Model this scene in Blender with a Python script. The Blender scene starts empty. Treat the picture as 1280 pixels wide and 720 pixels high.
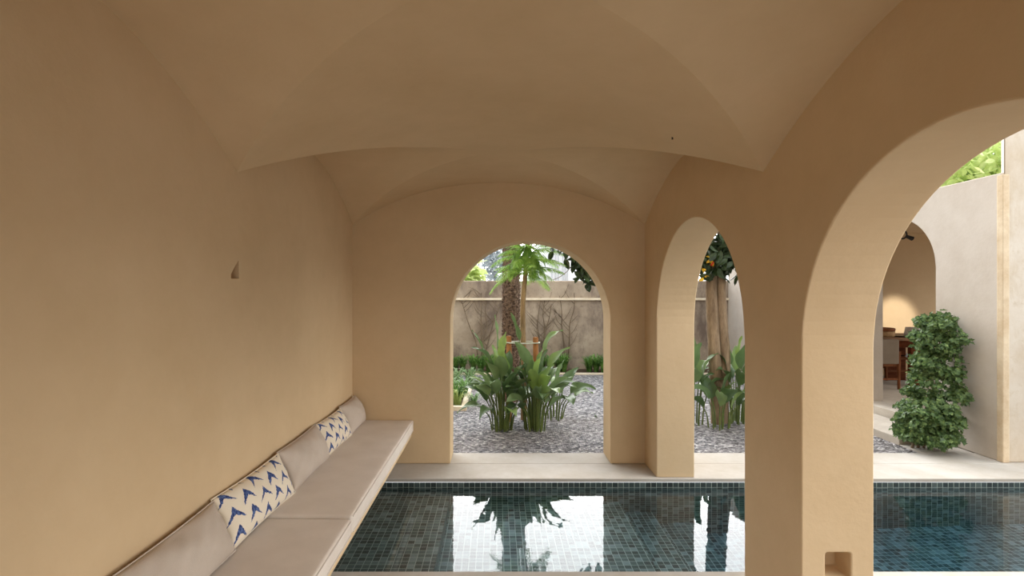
import bpy, bmesh, math, random
from mathutils import Vector, Matrix, Quaternion
random.seed(7)
PI = math.pi
sc = bpy.context.scene
COL = sc.collection

# ------------------------------------------------------------------ measures (metres)
S = 125.0                       # 1 m spans 125 px on the far wall
DD = 655.0 / S                  # distance from the camera to the far wall
EYE = 217.0 / S
XL, XR, TH = -1.444, 1.48, 0.352
YF = DD
POOL_Y0, POOL_Y1 = 0.6175 * DD, 0.921 * DD
WATER_Z = -0.082
XG = 636.0 / S                  # courtyard side wall plane
YG = 2.2 * DD                   # garden wall plane


def at(px, py, d):
    """a point in the place, from its direction and its distance (in far-wall distances)"""
    return Vector(((px - 621.0) * d / S, d * DD, EYE + (362.6 - py) * d / S))


# ------------------------------------------------------------------ materials
def srgb(r, g, b):
    def c(v):
        v /= 255.0
        return v / 12.92 if v <= 0.04045 else ((v + 0.055) / 1.055) ** 2.4
    return (c(r), c(g), c(b), 1.0)


class NT:
    def __init__(self, name):
        self.m = bpy.data.materials.new(name)
        self.m.use_nodes = True
        self.t = self.m.node_tree
        self.t.nodes.clear()
        self.out = self.t.nodes.new('ShaderNodeOutputMaterial')

    def n(self, kind, **kw):
        nd = self.t.nodes.new(kind)
        for k, v in kw.items():
            if isinstance(k, str) and hasattr(nd, k):
                setattr(nd, k, v)
        return nd

    def l(self, a, b):
        self.t.links.new(a, b)

    def math(self, op, a, b=None, c=None):
        nd = self.n('ShaderNodeMath', operation=op)
        for i, v in enumerate((a, b, c)):
            if v is None:
                continue
            if isinstance(v, (int, float)):
                nd.inputs[i].default_value = v
            else:
                self.l(v, nd.inputs[i])
        return nd.outputs[0]

    def ramp(self, fac, stops):
        nd = self.n('ShaderNodeValToRGB')
        el = nd.color_ramp.elements
        while len(el) > 1:
            el.remove(el[0])
        el[0].position = stops[0][0]
        el[0].color = stops[0][1]
        for p, c in stops[1:]:
            e = el.new(p)
            e.color = c
        self.l(fac, nd.inputs[0])
        return nd.outputs[0]

    def noise(self, vec, scale, detail=4, rough=0.55):
        nd = self.n('ShaderNodeTexNoise')
        nd.inputs['Scale'].default_value = scale
        nd.inputs['Detail'].default_value = detail
        nd.inputs['Roughness'].default_value = rough
        if vec is not None:
            self.l(vec, nd.inputs['Vector'])
        return nd.outputs['Fac']

    def mix(self, fac, a, b, blend='MIX'):
        nd = self.n('ShaderNodeMix', data_type='RGBA', blend_type=blend)
        for sock, v in ((nd.inputs[0], fac), (nd.inputs[6], a), (nd.inputs[7], b)):
            if isinstance(v, (int, float, tuple)):
                sock.default_value = v
            else:
                self.l(v, sock)
        return nd.outputs[2]

    def pos(self, scale=(1, 1, 1)):
        g = self.n('ShaderNodeNewGeometry')
        mp = self.n('ShaderNodeMapping')
        mp.inputs['Scale'].default_value = scale
        self.l(g.outputs['Position'], mp.inputs['Vector'])
        return mp.outputs[0]

    def finish(self, color, rough=0.8, spec=0.3, bump=None, bump_d=0.01, bump_s=0.4, translucent=0.0, metallic=0.0):
        p = self.n('ShaderNodeBsdfPrincipled')
        if isinstance(color, tuple):
            p.inputs['Base Color'].default_value = color
        else:
            self.l(color, p.inputs['Base Color'])
        if isinstance(rough, (int, float)):
            p.inputs['Roughness'].default_value = rough
        else:
            self.l(rough, p.inputs['Roughness'])
        p.inputs['Specular IOR Level'].default_value = spec
        p.inputs['Metallic'].default_value = metallic
        if bump is not None:
            b = self.n('ShaderNodeBump')
            b.inputs['Strength'].default_value = bump_s
            b.inputs['Distance'].default_value = bump_d
            self.l(bump, b.inputs['Height'])
            self.l(b.outputs[0], p.inputs['Normal'])
        sh = p.outputs[0]
        if translucent > 0:
            tr = self.n('ShaderNodeBsdfTranslucent')
            if isinstance(color, tuple):
                tr.inputs[0].default_value = color
            else:
                self.l(color, tr.inputs[0])
            mx = self.n('ShaderNodeMixShader')
            mx.inputs[0].default_value = translucent
            self.l(sh, mx.inputs[1])
            self.l(tr.outputs[0], mx.inputs[2])
            sh = mx.outputs[0]
        self.l(sh, self.out.inputs[0])
        return self.m


def plaster(name, base, var, amount=1.0, stains=None, scale=0.9):
    k = NT(name)
    v = k.pos()
    a = k.noise(v, scale, 6, 0.6)
    b = k.noise(v, scale * 7, 5, 0.65)
    f = k.math('MULTIPLY', k.math('ADD', k.math('MULTIPLY', a, 0.75), k.math('MULTIPLY', b, 0.25)), 1.0)
    c = k.ramp(f, [(0.36, var), (0.62, base)])
    if stains:
        s = k.noise(k.pos((1, 1, 0.45)), 1.7, 8, 0.7)
        sf = k.ramp(s, [(0.47, (0, 0, 0, 1)), (0.66, (1, 1, 1, 1))])
        c = k.mix(sf, c, stains)
        s2 = k.noise(k.pos((1, 1, 1)), 14, 6, 0.7)
        sf2 = k.ramp(s2, [(0.55, (0, 0, 0, 1)), (0.72, (.6, .6, .6, 1))])
        c = k.mix(sf2, c, stains)
    h = k.noise(v, 22, 5, 0.6)
    return k.finish(c, 0.88, 0.15, h, 0.006, 0.25)


M = {}
M['plaster'] = plaster('ochre_plaster', srgb(214, 190, 155), srgb(204, 179, 143))
M['white_wall'] = plaster('white_render', srgb(200, 191, 181), srgb(184, 172, 159))
M['cream_wall'] = plaster('cream_render', srgb(212, 204, 192), srgb(200, 187, 170), stains=srgb(190, 174, 150))
M['quoin'] = plaster('stone_corner', srgb(222, 206, 180), srgb(200, 178, 148), scale=5)
M['garden_wall'] = plaster('weathered_render', srgb(182, 167, 148), srgb(156, 140, 122), stains=srgb(116, 102, 92), scale=1.4)
M['ledge'] = plaster('pale_ledge', srgb(232, 220, 200), srgb(214, 198, 172), scale=4)
M['house'] = plaster('pale_house', srgb(236, 236, 236), srgb(226, 226, 228))
M['stone'] = plaster('travertine', srgb(188, 183, 176), srgb(175, 167, 156), scale=2.2)
M['slab'] = plaster('grey_stone', srgb(196, 188, 176), srgb(178, 168, 156), scale=3)


def gravel_mat():
    k = NT('grey_gravel')
    v = k.pos()
    vo = k.n('ShaderNodeTexVoronoi')
    vo.inputs['Scale'].default_value = 36
    k.l(v, vo.inputs['Vector'])
    sep = k.n('ShaderNodeSeparateColor')
    k.l(vo.outputs['Color'], sep.inputs[0])
    c = k.ramp(sep.outputs[0], [(0.0, srgb(60, 61, 66)), (0.25, srgb(102, 102, 106)), (0.55, srgb(132, 131, 134)), (0.85, srgb(164, 162, 164)), (1.0, srgb(204, 202, 200))])
    big = k.noise(v, 0.8, 3)
    c = k.mix(k.ramp(big, [(0.4, (0, 0, 0, 1)), (0.7, (.25, .25, .25, 1))]), c, srgb(134, 118, 104))
    h = k.math('SUBTRACT', 1.0, vo.outputs['Distance'])
    return k.finish(c, 0.9, 0.2, h, 0.03, 0.9)


M['gravel'] = gravel_mat()


def tile_mat():
    k = NT('pool_tile')
    g = k.n('ShaderNodeNewGeometry')
    sp = k.n('ShaderNodeSeparateXYZ')
    k.l(g.outputs['Position'], sp.inputs[0])
    sn = k.n('ShaderNodeSeparateXYZ')
    k.l(g.outputs['Normal'], sn.inputs[0])
    x, y, z = sp.outputs
    nx = k.math('GREATER_THAN', k.math('ABSOLUTE', sn.outputs[0]), 0.5)
    nz = k.math('GREATER_THAN', k.math('ABSOLUTE', sn.outputs[2]), 0.5)
    T = 0.0507
    z = k.math('ADD', z, -WATER_Z)
    # first axis: y on x-facing faces, otherwise x; second axis: y on floors, otherwise z
    p = k.math('ADD', k.math('MULTIPLY', nx, y), k.math('MULTIPLY', k.math('SUBTRACT', 1.0, nx), x))
    q = k.math('ADD', k.math('MULTIPLY', nz, k.math('SUBTRACT', y, POOL_Y1)), k.math('MULTIPLY', k.math('SUBTRACT', 1.0, nz), z))
    p = k.math('DIVIDE', p, T)
    q = k.math('DIVIDE', q, T * 0.95)
    fp, fq = k.math('FRACT', p), k.math('FRACT', q)
    ip, iq = k.math('FLOOR', p), k.math('FLOOR', q)
    gp = k.math('MINIMUM', fp, k.math('SUBTRACT', 1.0, fp))
    gq = k.math('MINIMUM', fq, k.math('SUBTRACT', 1.0, fq))
    edge = k.math('MINIMUM', gp, gq)
    grout = k.math('LESS_THAN', edge, 0.042)
    cv = k.n('ShaderNodeCombineXYZ')
    k.l(ip, cv.inputs[0])
    k.l(iq, cv.inputs[1])
    wn = k.n('ShaderNodeTexWhiteNoise', noise_dimensions='3D')
    k.l(cv.outputs[0], wn.inputs['Vector'])
    c = k.ramp(wn.outputs['Value'], [(0.0, srgb(44, 56, 54)), (0.35, srgb(66, 82, 80)), (0.75, srgb(92, 110, 108)), (1.0, srgb(130, 147, 144))])
    mott = k.noise(g.outputs['Position'], 60, 4)
    c = k.mix(k.math('MULTIPLY', mott, 0.35), c, srgb(40, 50, 48))
    row_shade = k.math('GREATER_THAN', sp.outputs[2], WATER_Z)          # shade of the upright row, painted into the tiles above the water
    c = k.mix(k.math('MULTIPLY', row_shade, 0.6), c, srgb(34, 42, 46))
    c = k.mix(grout, c, srgb(164, 174, 166))
    return k.finish(c, 0.35, 0.4)


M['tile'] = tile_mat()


def water_mat():
    k = NT('pool_water')
    p = k.n('ShaderNodeBsdfGlass')
    p.inputs['Color'].default_value = (1, 1, 1, 1)
    p.inputs['Roughness'].default_value = 0.0
    p.inputs['IOR'].default_value = 1.333
    b = k.n('ShaderNodeBump')
    b.inputs['Strength'].default_value = 0.035
    b.inputs['Distance'].default_value = 0.02
    k.l(k.noise(k.pos((1.0, 1.0, 1.0)), 7.0, 2), b.inputs['Height'])
    k.l(b.outputs[0], p.inputs['Normal'])
    k.l(p.outputs[0], k.out.inputs[0])
    va = k.n('ShaderNodeVolumeAbsorption')
    va.inputs['Color'].default_value = (0.05, 0.66, 0.97, 1)
    va.inputs['Density'].default_value = 0.38
    k.l(va.outputs[0], k.out.inputs['Volume'])
    return k.m


M['water'] = water_mat()


def fabric(name, base, dark):
    k = NT(name)
    v = k.pos()
    w = k.noise(v, 420, 2)
    w2 = k.noise(v, 5, 3)
    c = k.ramp(k.math('ADD', k.math('MULTIPLY', w, 0.5), k.math('MULTIPLY', w2, 0.5)), [(0.35, dark), (0.65, base)])
    return k.finish(c, 0.95, 0.1, w, 0.001, 0.4)


M['taupe'] = fabric('taupe_linen', srgb(222, 213, 204), srgb(210, 200, 190))
M['pillow'] = fabric('taupe_pillow_linen', srgb(200, 188, 177), srgb(186, 174, 162))
M['chair_fabric'] = fabric('grey_upholstery', srgb(150, 138, 124), srgb(136, 124, 110))


def ikat_mat():
    k = NT('ikat_cloth')
    uv = k.n('ShaderNodeUVMap')
    sp = k.n('ShaderNodeSeparateXYZ')
    k.l(uv.outputs[0], sp.inputs[0])
    nz = k.n('ShaderNodeTexNoise')
    nz.inputs['Scale'].default_value = 26
    nz.inputs['Detail'].default_value = 3
    mp = k.n('ShaderNodeMapping')
    mp.inputs['Scale'].default_value = (2.6, 0.5, 1)
    k.l(uv.outputs[0], mp.inputs[0])
    k.l(mp.outputs[0], nz.inputs['Vector'])
    wob = k.math('MULTIPLY', k.math('SUBTRACT', nz.outputs['Fac'], 0.5), 0.26)
    U = k.math('MULTIPLY', sp.outputs[0], 5.4)
    col = k.math('FLOOR', U)
    odd = k.math('MODULO', col, 2.0)
    V = k.math('ADD', k.math('MULTIPLY', sp.outputs[1], 2.7), k.math('MULTIPLY', odd, 0.5))
    a = k.math('SUBTRACT', k.math('FRACT', U), 0.45)
    b = k.math('ADD', k.math('SUBTRACT', k.math('FRACT', V), 0.72), wob)
    aa = k.math('ABSOLUTE', a)
    # an upturned V whose arms thin out towards their tips
    top = k.math('SUBTRACT', 0.16, k.math('MULTIPLY', aa, 1.95))
    thick = k.math('SUBTRACT', 0.46, k.math('MULTIPLY', aa, 1.05))
    below_top = k.math('LESS_THAN', b, top)
    above = k.math('GREATER_THAN', b, k.math('SUBTRACT', top, thick))
    narrow = k.math('LESS_THAN', aa, 0.42)
    f = k.math('MULTIPLY', k.math('MULTIPLY', below_top, above), narrow)
    blue = k.mix(k.ramp(nz.outputs['Fac'], [(0.4, (0, 0, 0, 1)), (0.62, (1, 1, 1, 1))]), srgb(44, 58, 108), srgb(96, 116, 164))
    c = k.mix(f, srgb(228, 218, 200), blue)
    return k.finish(c, 0.95, 0.1, k.noise(k.pos(), 420, 2), 0.001, 0.4)


M['ikat'] = ikat_mat()


def leaf_mat(name, cols, scale=9, trans=0.28, rough=0.45, rnd=False):
    k = NT(name)
    if rnd:
        oi = k.n('ShaderNodeObjectInfo')
        f = k.math('ADD', k.math('MULTIPLY', oi.outputs['Random'], 0.7), k.math('MULTIPLY', k.noise(k.pos(), 14, 2), 0.3))
    else:
        f = k.noise(k.pos(), scale, 3, 0.6)
    n = len(cols)
    lo, hi = (0.05, 0.95) if rnd else (0.3, 0.7)
    c = k.ramp(f, [(lo + (hi - lo) * i / (n - 1), x) for i, x in enumerate(cols)])
    return k.finish(c, rough, 0.35, translucent=trans)


M['strelitzia'] = leaf_mat('broad_leaf', [srgb(62, 86, 50), srgb(88, 112, 70), srgb(112, 134, 90), srgb(140, 170, 82)], rnd=True, trans=0.25, rough=0.36)
M['stalk'] = leaf_mat('leaf_stalk', [srgb(74, 92, 44), srgb(110, 124, 64)], trans=0.05)
M['ivy'] = leaf_mat('ivy_leaf', [srgb(50, 72, 42), srgb(78, 104, 62), srgb(106, 132, 80), srgb(146, 168, 98)], scale=26)
M['dark_leaf'] = leaf_mat('dark_glossy_leaf', [srgb(34, 48, 28), srgb(52, 68, 40), srgb(74, 92, 62)], scale=14, rough=0.35, trans=0.15)
M['strap'] = leaf_mat('strap_leaf', [srgb(62, 96, 48), srgb(96, 138, 66), srgb(140, 176, 92)], scale=8)
M['variegated'] = leaf_mat('variegated_leaf', [srgb(70, 104, 60), srgb(120, 152, 100), srgb(184, 200, 158)], scale=30)
M['frond'] = leaf_mat('palm_leaf', [srgb(86, 126, 48), srgb(126, 166, 68), srgb(170, 202, 100)], scale=7, trans=0.4)
M['lime'] = leaf_mat('lime_leaf', [srgb(164, 186, 112), srgb(204, 218, 148), srgb(230, 236, 188)], scale=3, trans=0.5)
M['silver'] = leaf_mat('silvery_leaf', [srgb(150, 162, 166), srgb(186, 194, 198), srgb(214, 218, 222)], scale=5, trans=0.3)


def bark_mat(name, a, b, scale=18, stretch=(1, 1, 0.25), bump=0.6):
    k = NT(name)
    f = k.noise(k.pos(stretch), scale, 6, 0.65)
    return k.finish(k.ramp(f, [(0.35, a), (0.65, b)]), 0.9, 0.1, f, 0.015, bump)


M['bark'] = bark_mat('smooth_bark', srgb(116, 98, 80), srgb(158, 138, 114))
M['thin_bark'] = bark_mat('slender_bark', srgb(124, 104, 78), srgb(166, 144, 112))
M['palm_bark'] = bark_mat('palm_fibre', srgb(58, 46, 40), srgb(146, 124, 108), 30, (1, 1, 1), 1.0)
M['stake'] = bark_mat('stake_wood', srgb(134, 92, 58), srgb(172, 124, 84))
M['twig'] = bark_mat('dry_twig', srgb(96, 82, 68), srgb(134, 118, 98))
M['walnut'] = bark_mat('walnut_wood', srgb(86, 46, 28), srgb(120, 68, 42), 10, (0.4, 3, 1), 0.15)
M['grey_oak'] = bark_mat('grey_brown_wood', srgb(120, 92, 72), srgb(152, 122, 98), 10, (0.4, 3, 1), 0.15)
M['chair_wood'] = bark_mat('chair_wood', srgb(112, 70, 46), srgb(146, 96, 66), 14, (1, 1, 0.3), 0.15)


def flat(name, c, rough=0.6, spec=0.3, metallic=0.0):
    k = NT(name)
    f = k.noise(k.pos(), 30, 3)
    c2 = (c[0] * 0.9, c[1] * 0.9, c[2] * 0.9, 1)
    return k.finish(k.ramp(f, [(0.35, c2), (0.65, c)]), rough, spec, metallic=metallic)


M['string'] = flat('pale_cord', srgb(214, 222, 214))
M['iron'] = flat('black_iron', srgb(34, 28, 24), 0.5)
M['white_card'] = flat('white_card', srgb(228, 230, 234))
M['wicker'] = bark_mat('woven_cane', srgb(150, 118, 84), srgb(190, 160, 122), 60, (1, 1, 1), 0.6)
M['soil'] = flat('dark_soil', srgb(88, 74, 60), 0.95, 0.1)
M['yellow'] = flat('yellow_leaf', srgb(206, 164, 40))
M['red'] = flat('red_flower', srgb(196, 52, 30))
M['roof'] = flat('grey_roof', srgb(150, 156, 162))
M['batten'] = flat('pale_batten', srgb(196, 198, 202))
M['ceramic'] = flat('dark_ceramic', srgb(78, 64, 54), 0.4)


# ------------------------------------------------------------------ mesh helpers
def link(name, bm, mat, parent=None, smooth=False, angle=None):
    me = bpy.data.meshes.new(name)
    bm.normal_update()
    bm.to_mesh(me)
    bm.free()
    for m in (mat if isinstance(mat, (list, tuple)) else [mat]):
        me.materials.append(m)
    if smooth:
        for p in me.polygons:
            p.use_smooth = True
        if angle is not None:
            kept = [e.index for e in me.edges if e.use_edge_sharp]
            me.set_sharp_from_angle(angle=math.radians(angle))
            for i in kept:
                me.edges[i].use_edge_sharp = True
    o = bpy.data.objects.new(name, me)
    COL.objects.link(o)
    if parent is not None:
        o.parent = parent
        o.matrix_parent_inverse = parent.matrix_basis.inverted()
    return o


def tag(o, label, cat, group=None, kind=None):
    o['label'] = label
    o['category'] = cat
    if group:
        o['group'] = group
    if kind:
        o['kind'] = kind
    return o


def thing(name, label, cat, loc, group=None):
    o = bpy.data.objects.new(name, None)
    o.location = loc
    o.empty_display_size = 0.1
    COL.objects.link(o)
    return tag(o, label, cat, group)


def struct(name, bm, mat, **kw):
    o = link(name, bm, mat, **kw)
    o['kind'] = 'structure'
    return o


def box(bm, x0, x1, y0, y1, z0, z1, bevel=0.0, seg=2):
    r = bmesh.ops.create_cube(bm, size=1.0)
    vs = r['verts']
    for v in vs:
        v.co = Vector(((x0 + x1) / 2 + v.co.x * (x1 - x0), (y0 + y1) / 2 + v.co.y * (y1 - y0), (z0 + z1) / 2 + v.co.z * (z1 - z0)))
    if bevel > 0:
        es = set()
        for v in vs:
            es.update(v.link_edges)
        bmesh.ops.bevel(bm, geom=list(es), offset=bevel, segments=seg, profile=0.5, affect='EDGES')
    return vs


def newbox(*a, **k):
    bm = bmesh.new()
    box(bm, *a, **k)
    return bm


def frame_of(d):
    d = d.normalized()
    up = Vector((0, 0, 1)) if abs(d.z) < 0.95 else Vector((1, 0, 0))
    a = d.cross(up).normalized()
    return a, a.cross(d).normalized()


def tube(bm, pts, rad, seg=8, mat=0, jitter=0.0):
    pts = [Vector(p) for p in pts]
    if isinstance(rad, (int, float)):
        rad = [rad] * len(pts)
    rings = []
    a = None
    for i, p in enumerate(pts):
        d = (pts[min(i + 1, len(pts) - 1)] - pts[max(i - 1, 0)])
        d = d.normalized() if d.length > 1e-9 else Vector((0, 0, 1))
        if a is None:
            a, b = frame_of(d)
        else:
            a = (a - d * a.dot(d)).normalized()
            b = a.cross(d).normalized()
        ring = []
        for k in range(seg):
            t = 2 * PI * k / seg
            r = rad[i] * (1 + random.uniform(-jitter, jitter))
            ring.append(bm.verts.new(p + (a * math.cos(t) + b * math.sin(t)) * r))
        rings.append(ring)
    for i in range(len(rings) - 1):
        for k in range(seg):
            f = bm.faces.new((rings[i][k], rings[i + 1][k], rings[i + 1][(k + 1) % seg], rings[i][(k + 1) % seg]))
            f.material_index = mat
            f.smooth = True
    for ring in (rings[0], rings[-1]):
        if len(ring) >= 3:
            f = bm.faces.new(ring if ring is rings[-1] else ring[::-1])
            f.material_index = mat


def smooth_path(pts, n=6):
    """Catmull-Rom through the points"""
    pts = [Vector(p) for p in pts]
    out = []
    for i in range(len(pts) - 1):
        p0, p1, p2, p3 = pts[max(i - 1, 0)], pts[i], pts[i + 1], pts[min(i + 2, len(pts) - 1)]
        for k in range(n):
            t = k / n
            out.append(0.5 * ((2 * p1) + (p2 - p0) * t + (2 * p0 - 5 * p1 + 4 * p2 - p3) * t * t + (3 * p1 - p0 - 3 * p2 + p3) * t ** 3))
    out.append(pts[-1])
    return out


def lathe(bm, prof, cx, cy, z0, seg=32):
    rings = []
    for r, z in prof:
        rings.append([bm.verts.new((cx + r * math.cos(2 * PI * k / seg), cy + r * math.sin(2 * PI * k / seg), z0 + z)) for k in range(seg)])
    for i in range(len(rings) - 1):
        for k in range(seg):
            bm.faces.new((rings[i][k], rings[i][(k + 1) % seg], rings[i + 1][(k + 1) % seg], rings[i + 1][k])).smooth = True
    bm.faces.new(rings[0][::-1])
    bm.faces.new(rings[-1])


def arched_wall(s0, s1, z0, z1, t0, t1, arches, axis, nseg=40):
    """a solid wall along s with arched openings; axis 'x': s = x, t = y; axis 'y': s = y, t = x"""
    bm = bmesh.new()

    def V(s, t, z):
        return bm.verts.new((s, t, z) if axis == 'x' else (t, s, z))

    # outline of the wall face, bottom edge broken by the openings, walked from s0 to s1
    low = [(s0, z0)]
    for c, r, sp in sorted(arches):
        low.append((c - r, z0))
        for i in range(nseg + 1):
            th = PI - PI * i / nseg
            low.append((c + r * math.cos(th), sp + r * math.sin(th)))
        low.append((c + r, z0))
    low.append((s1, z0))
    A = [(V(s, t0, z), V(s, t1, z)) for s, z in low]
    tops = {}

    def top(s):
        key = round(s, 6)
        if key not in tops:
            tops[key] = (V(s, t0, z1), V(s, t1, z1))
        return tops[key]

    for i in range(len(low) - 1):
        (sa, za), (sb, zb) = low[i], low[i + 1]
        if abs(sa - sb) > 1e-7:
            ta, tb = top(sa), top(sb)
            # a pier's sides pass through the springing points of the arches beside it
            ra = [A[i + 2]] if za == zb == z0 and i + 2 < len(low) else []
            la = [A[i - 1]] if za == zb == z0 and i > 0 else []
            ring = [A[i], A[i + 1]] + ra + [tb, ta] + la
            bm.faces.new([v[0] for v in ring])
            bm.faces.new([v[1] for v in ring[::-1]])
            bm.faces.new((ta[0], tb[0], tb[1], ta[1]))
        bm.faces.new((A[i + 1][0], A[i][0], A[i][1], A[i + 1][1]))
    for i in (0, len(low) - 1):
        t = top(low[i][0])
        bm.faces.new((A[i][0], t[0], t[1], A[i][1]))
    # the vertical jambs touch the face along the column above the springing: close the sliver
    bmesh.ops.remove_doubles(bm, verts=bm.verts, dist=1e-6)
    bmesh.ops.recalc_face_normals(bm, faces=bm.faces)
    return bm


def add_bevel(o, w=0.008, seg=2):
    m = o.modifiers.new('edge', 'BEVEL')
    m.width = w
    m.segments = seg
    m.limit_method = 'ANGLE'
    m.angle_limit = math.radians(40)
    return m


def carve(o, cutter_bm):
    me = bpy.data.meshes.new('cut')
    bmesh.ops.recalc_face_normals(cutter_bm, faces=cutter_bm.faces)
    cutter_bm.to_mesh(me)
    cutter_bm.free()
    c = bpy.data.objects.new('cut', me)
    COL.objects.link(c)
    m = o.modifiers.new('b', 'BOOLEAN')
    m.operation = 'DIFFERENCE'
    m.solver = 'EXACT'
    m.object = c
    bpy.context.view_layer.update()
    dg = bpy.context.evaluated_depsgraph_get()
    new = bpy.data.meshes.new_from_object(o.evaluated_get(dg))
    o.modifiers.clear()
    o.data = new
    bpy.data.objects.remove(c)
    bpy.data.meshes.remove(me)


# ------------------------------------------------------------------ the vaulted gallery
BAY = DD * (1 - 0.5556)
BAYS = [(YF - BAY, YF), (YF - 2 * BAY, YF - BAY), (YF - 3 * BAY, YF - 2 * BAY)]
YB = YF - 3 * BAY
ROOF = 3.35
SPRING, RISE = EYE + 82 / S, 52 / S
HALF = (XR - XL) / 2
XC = (XR + XL) / 2

bm = arched_wall(YB, YF, 0, ROOF, XR, XR + TH, [(0.3231 * DD, 0.852, EYE - 35.8 / S), (0.7625 * DD, 0.862, EYE - 39.4 / S)], 'y')
wr = struct('wall_right', bm, M['plaster'])
nb = bmesh.new()
nx0, nx1 = at(1032, 700, 0.4856).x, at(1064, 700, 0.4856).x
box(nb, nx0, nx1, 0.4856 * DD - 0.1, 0.4856 * DD + 0.13, 0.335, at(1032, 691, 0.4856).z)
es = [e for e in nb.edges if abs((e.verts[0].co - e.verts[1].co).normalized().y) > 0.9]
bmesh.ops.bevel(nb, geom=es, offset=0.012, segments=4, profile=0.5, affect='EDGES')
carve(wr, nb)
add_bevel(wr)

bm = arched_wall(XL - TH, XR + TH, 0, ROOF, YF, YF + TH, [((-58 + 142) / 2 / S, 0.8, EYE + (61.6 - 100) / S)], 'x')
wf = struct('wall_far', bm, M['plaster'])
add_bevel(wf)

bm = newbox(XL - TH, XL, YB - TH, YF, -1.4, ROOF)
wl = struct('wall_left', bm, M['plaster'])
nb = bmesh.new()
prof = [(2.850, 1.800), (2.9375, 1.800), (2.9375, 1.902), (2.925, 1.893), (2.900, 1.872), (2.872, 1.848), (2.850, 1.822)]
lo = [nb.verts.new((XL - 0.07, y, z)) for y, z in prof]
hi = [nb.verts.new((XL + 0.05, y, z)) for y, z in prof]
nb.faces.new(lo)
nb.faces.new(hi[::-1])
for i in range(len(prof)):
    j = (i + 1) % len(prof)
    nb.faces.new((lo[i], hi[i], hi[j], lo[j]))
carve(wl, nb)
add_bevel(wl, 0.003)

bm = arched_wall(XL - TH, XR + TH, 0, ROOF, YB - TH, YB, [(0.02, 1.38, 1.3)], 'x')
add_bevel(struct('wall_back', bm, M['plaster']))

# groin vaults: the higher of two barrels over each bay
RX = (HALF ** 2 + RISE ** 2) / (2 * RISE)


def dropx(u):
    return 0.5 * (RX - math.sqrt(max(RX * RX - (u * HALF) ** 2, 0))) + 0.5 * RISE * abs(u) ** 2.45


N = 36
us = [i / N for i in range(-N, N + 1)]
ds = [dropx(u) for u in us]
vs_ = [math.copysign((d / RISE) ** (1 / 1.7), u) if d > 0 else 0 for u, d in zip(us, ds)]
bm = bmesh.new()
groin = []
for y0, y1 in BAYS:
    yc, hy = (y0 + y1) / 2, (y1 - y0) / 2
    grid = [[bm.verts.new((XC + u * HALF, yc + v * hy, SPRING + RISE - min(ds[i], ds[j]))) for j, v in enumerate(vs_)] for i, u in enumerate(us)]
    groin += [(grid[i][i], grid[i + 1][i + 1]) for i in range(2 * N)] + [(grid[i][2 * N - i], grid[i + 1][2 * N - i - 1]) for i in range(2 * N)]
    for i in range(2 * N):
        for j in range(2 * N):
            a, b, c, d = grid[i][j], grid[i + 1][j], grid[i + 1][j + 1], grid[i][j + 1]
            if i == j:
                fs = [(a, c, b), (a, d, c)]
            elif i + j == 2 * N - 1:
                fs = [(a, d, b), (b, d, c)]
            else:
                fs = [(a, d, c, b)]
            for f in fs:
                bm.faces.new(f)
for a, b in groin:
    e = bm.edges.get((a, b))
    if e:
        e.smooth = False
bmesh.ops.remove_doubles(bm, verts=bm.verts, dist=1e-5)
ceil_o = struct('ceiling', bm, M['plaster'], smooth=True, angle=9)
struct('ceiling_roof_slab', newbox(XL - TH - 0.1, XR + TH, YB - TH, YF + TH, ROOF, ROOF + 0.2), M['plaster'])
# a tiny black hook screwed into the vault
hk = bmesh.new()
hx = at(840.5, 136.5, 0.585)
u = (hx.x - XC) / HALF
hz = SPRING + RISE - dropx(u)
tube(hk, [(hx.x, hx.y, hz + 0.004), (hx.x, hx.y, hz - 0.012)], 0.005, 8)
tag(link('ceiling_hook', hk, M['iron']), 'tiny black hook fixed in the plain plaster vault', 'hook')

# ------------------------------------------------------------------ floors, pool
FAR_X = 9.0


def slab(name, x0, x1, y0, y1, z0=-0.035, z1=0.0, mat='stone', bev=0.006):
    return struct(name, newbox(x0, x1, y0, y1, z0, z1, bevel=bev), M[mat])


slab('floor', XL, XR + TH, YB - 2.5, POOL_Y0 - 0.36)
struct('ground_courtyard', newbox(XR + TH + 0.003, FAR_X + 1, -3.3, POOL_Y0 - 0.36, -0.2, -0.015), M['gravel'])
slab('floor_coping_near', XL, FAR_X, POOL_Y0 - 0.357, POOL_Y0 + 0.0)
slab('floor_coping_far', XL, FAR_X, POOL_Y1, 1.001 * DD)
slab('floor_sill', XL - TH, FAR_X, 1.001 * DD + 0.003, 1.0665 * DD)

steps = [(XL, -0.42, -0.12), (-0.42, 1.135, -0.348), (1.135, 1.43, -0.57), (1.43, 1.81, -0.81), (1.81, FAR_X, -1.04)]
bm = bmesh.new()
zt = -0.035
for x0, x1, dz in steps:
    z = WATER_Z + dz
    q = lambda *p: bm.faces.new([bm.verts.new(c) for c in p])
    q((x0, POOL_Y0, z), (x1, POOL_Y0, z), (x1, POOL_Y1, z), (x0, POOL_Y1, z))
    q((x0, POOL_Y1, z), (x1, POOL_Y1, z), (x1, POOL_Y1, zt), (x0, POOL_Y1, zt))
    q((x1, POOL_Y0, z), (x0, POOL_Y0, z), (x0, POOL_Y0, zt), (x1, POOL_Y0, zt))
for (x0, x1, dz), (_, _, dz2) in zip(steps, steps[1:]):
    q((x1, POOL_Y0, WATER_Z + dz2), (x1, POOL_Y1, WATER_Z + dz2), (x1, POOL_Y1, WATER_Z + dz), (x1, POOL_Y0, WATER_Z + dz))
q((XL, POOL_Y0, WATER_Z - 0.12), (XL, POOL_Y1, WATER_Z - 0.12), (XL, POOL_Y1, zt), (XL, POOL_Y0, zt))
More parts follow.
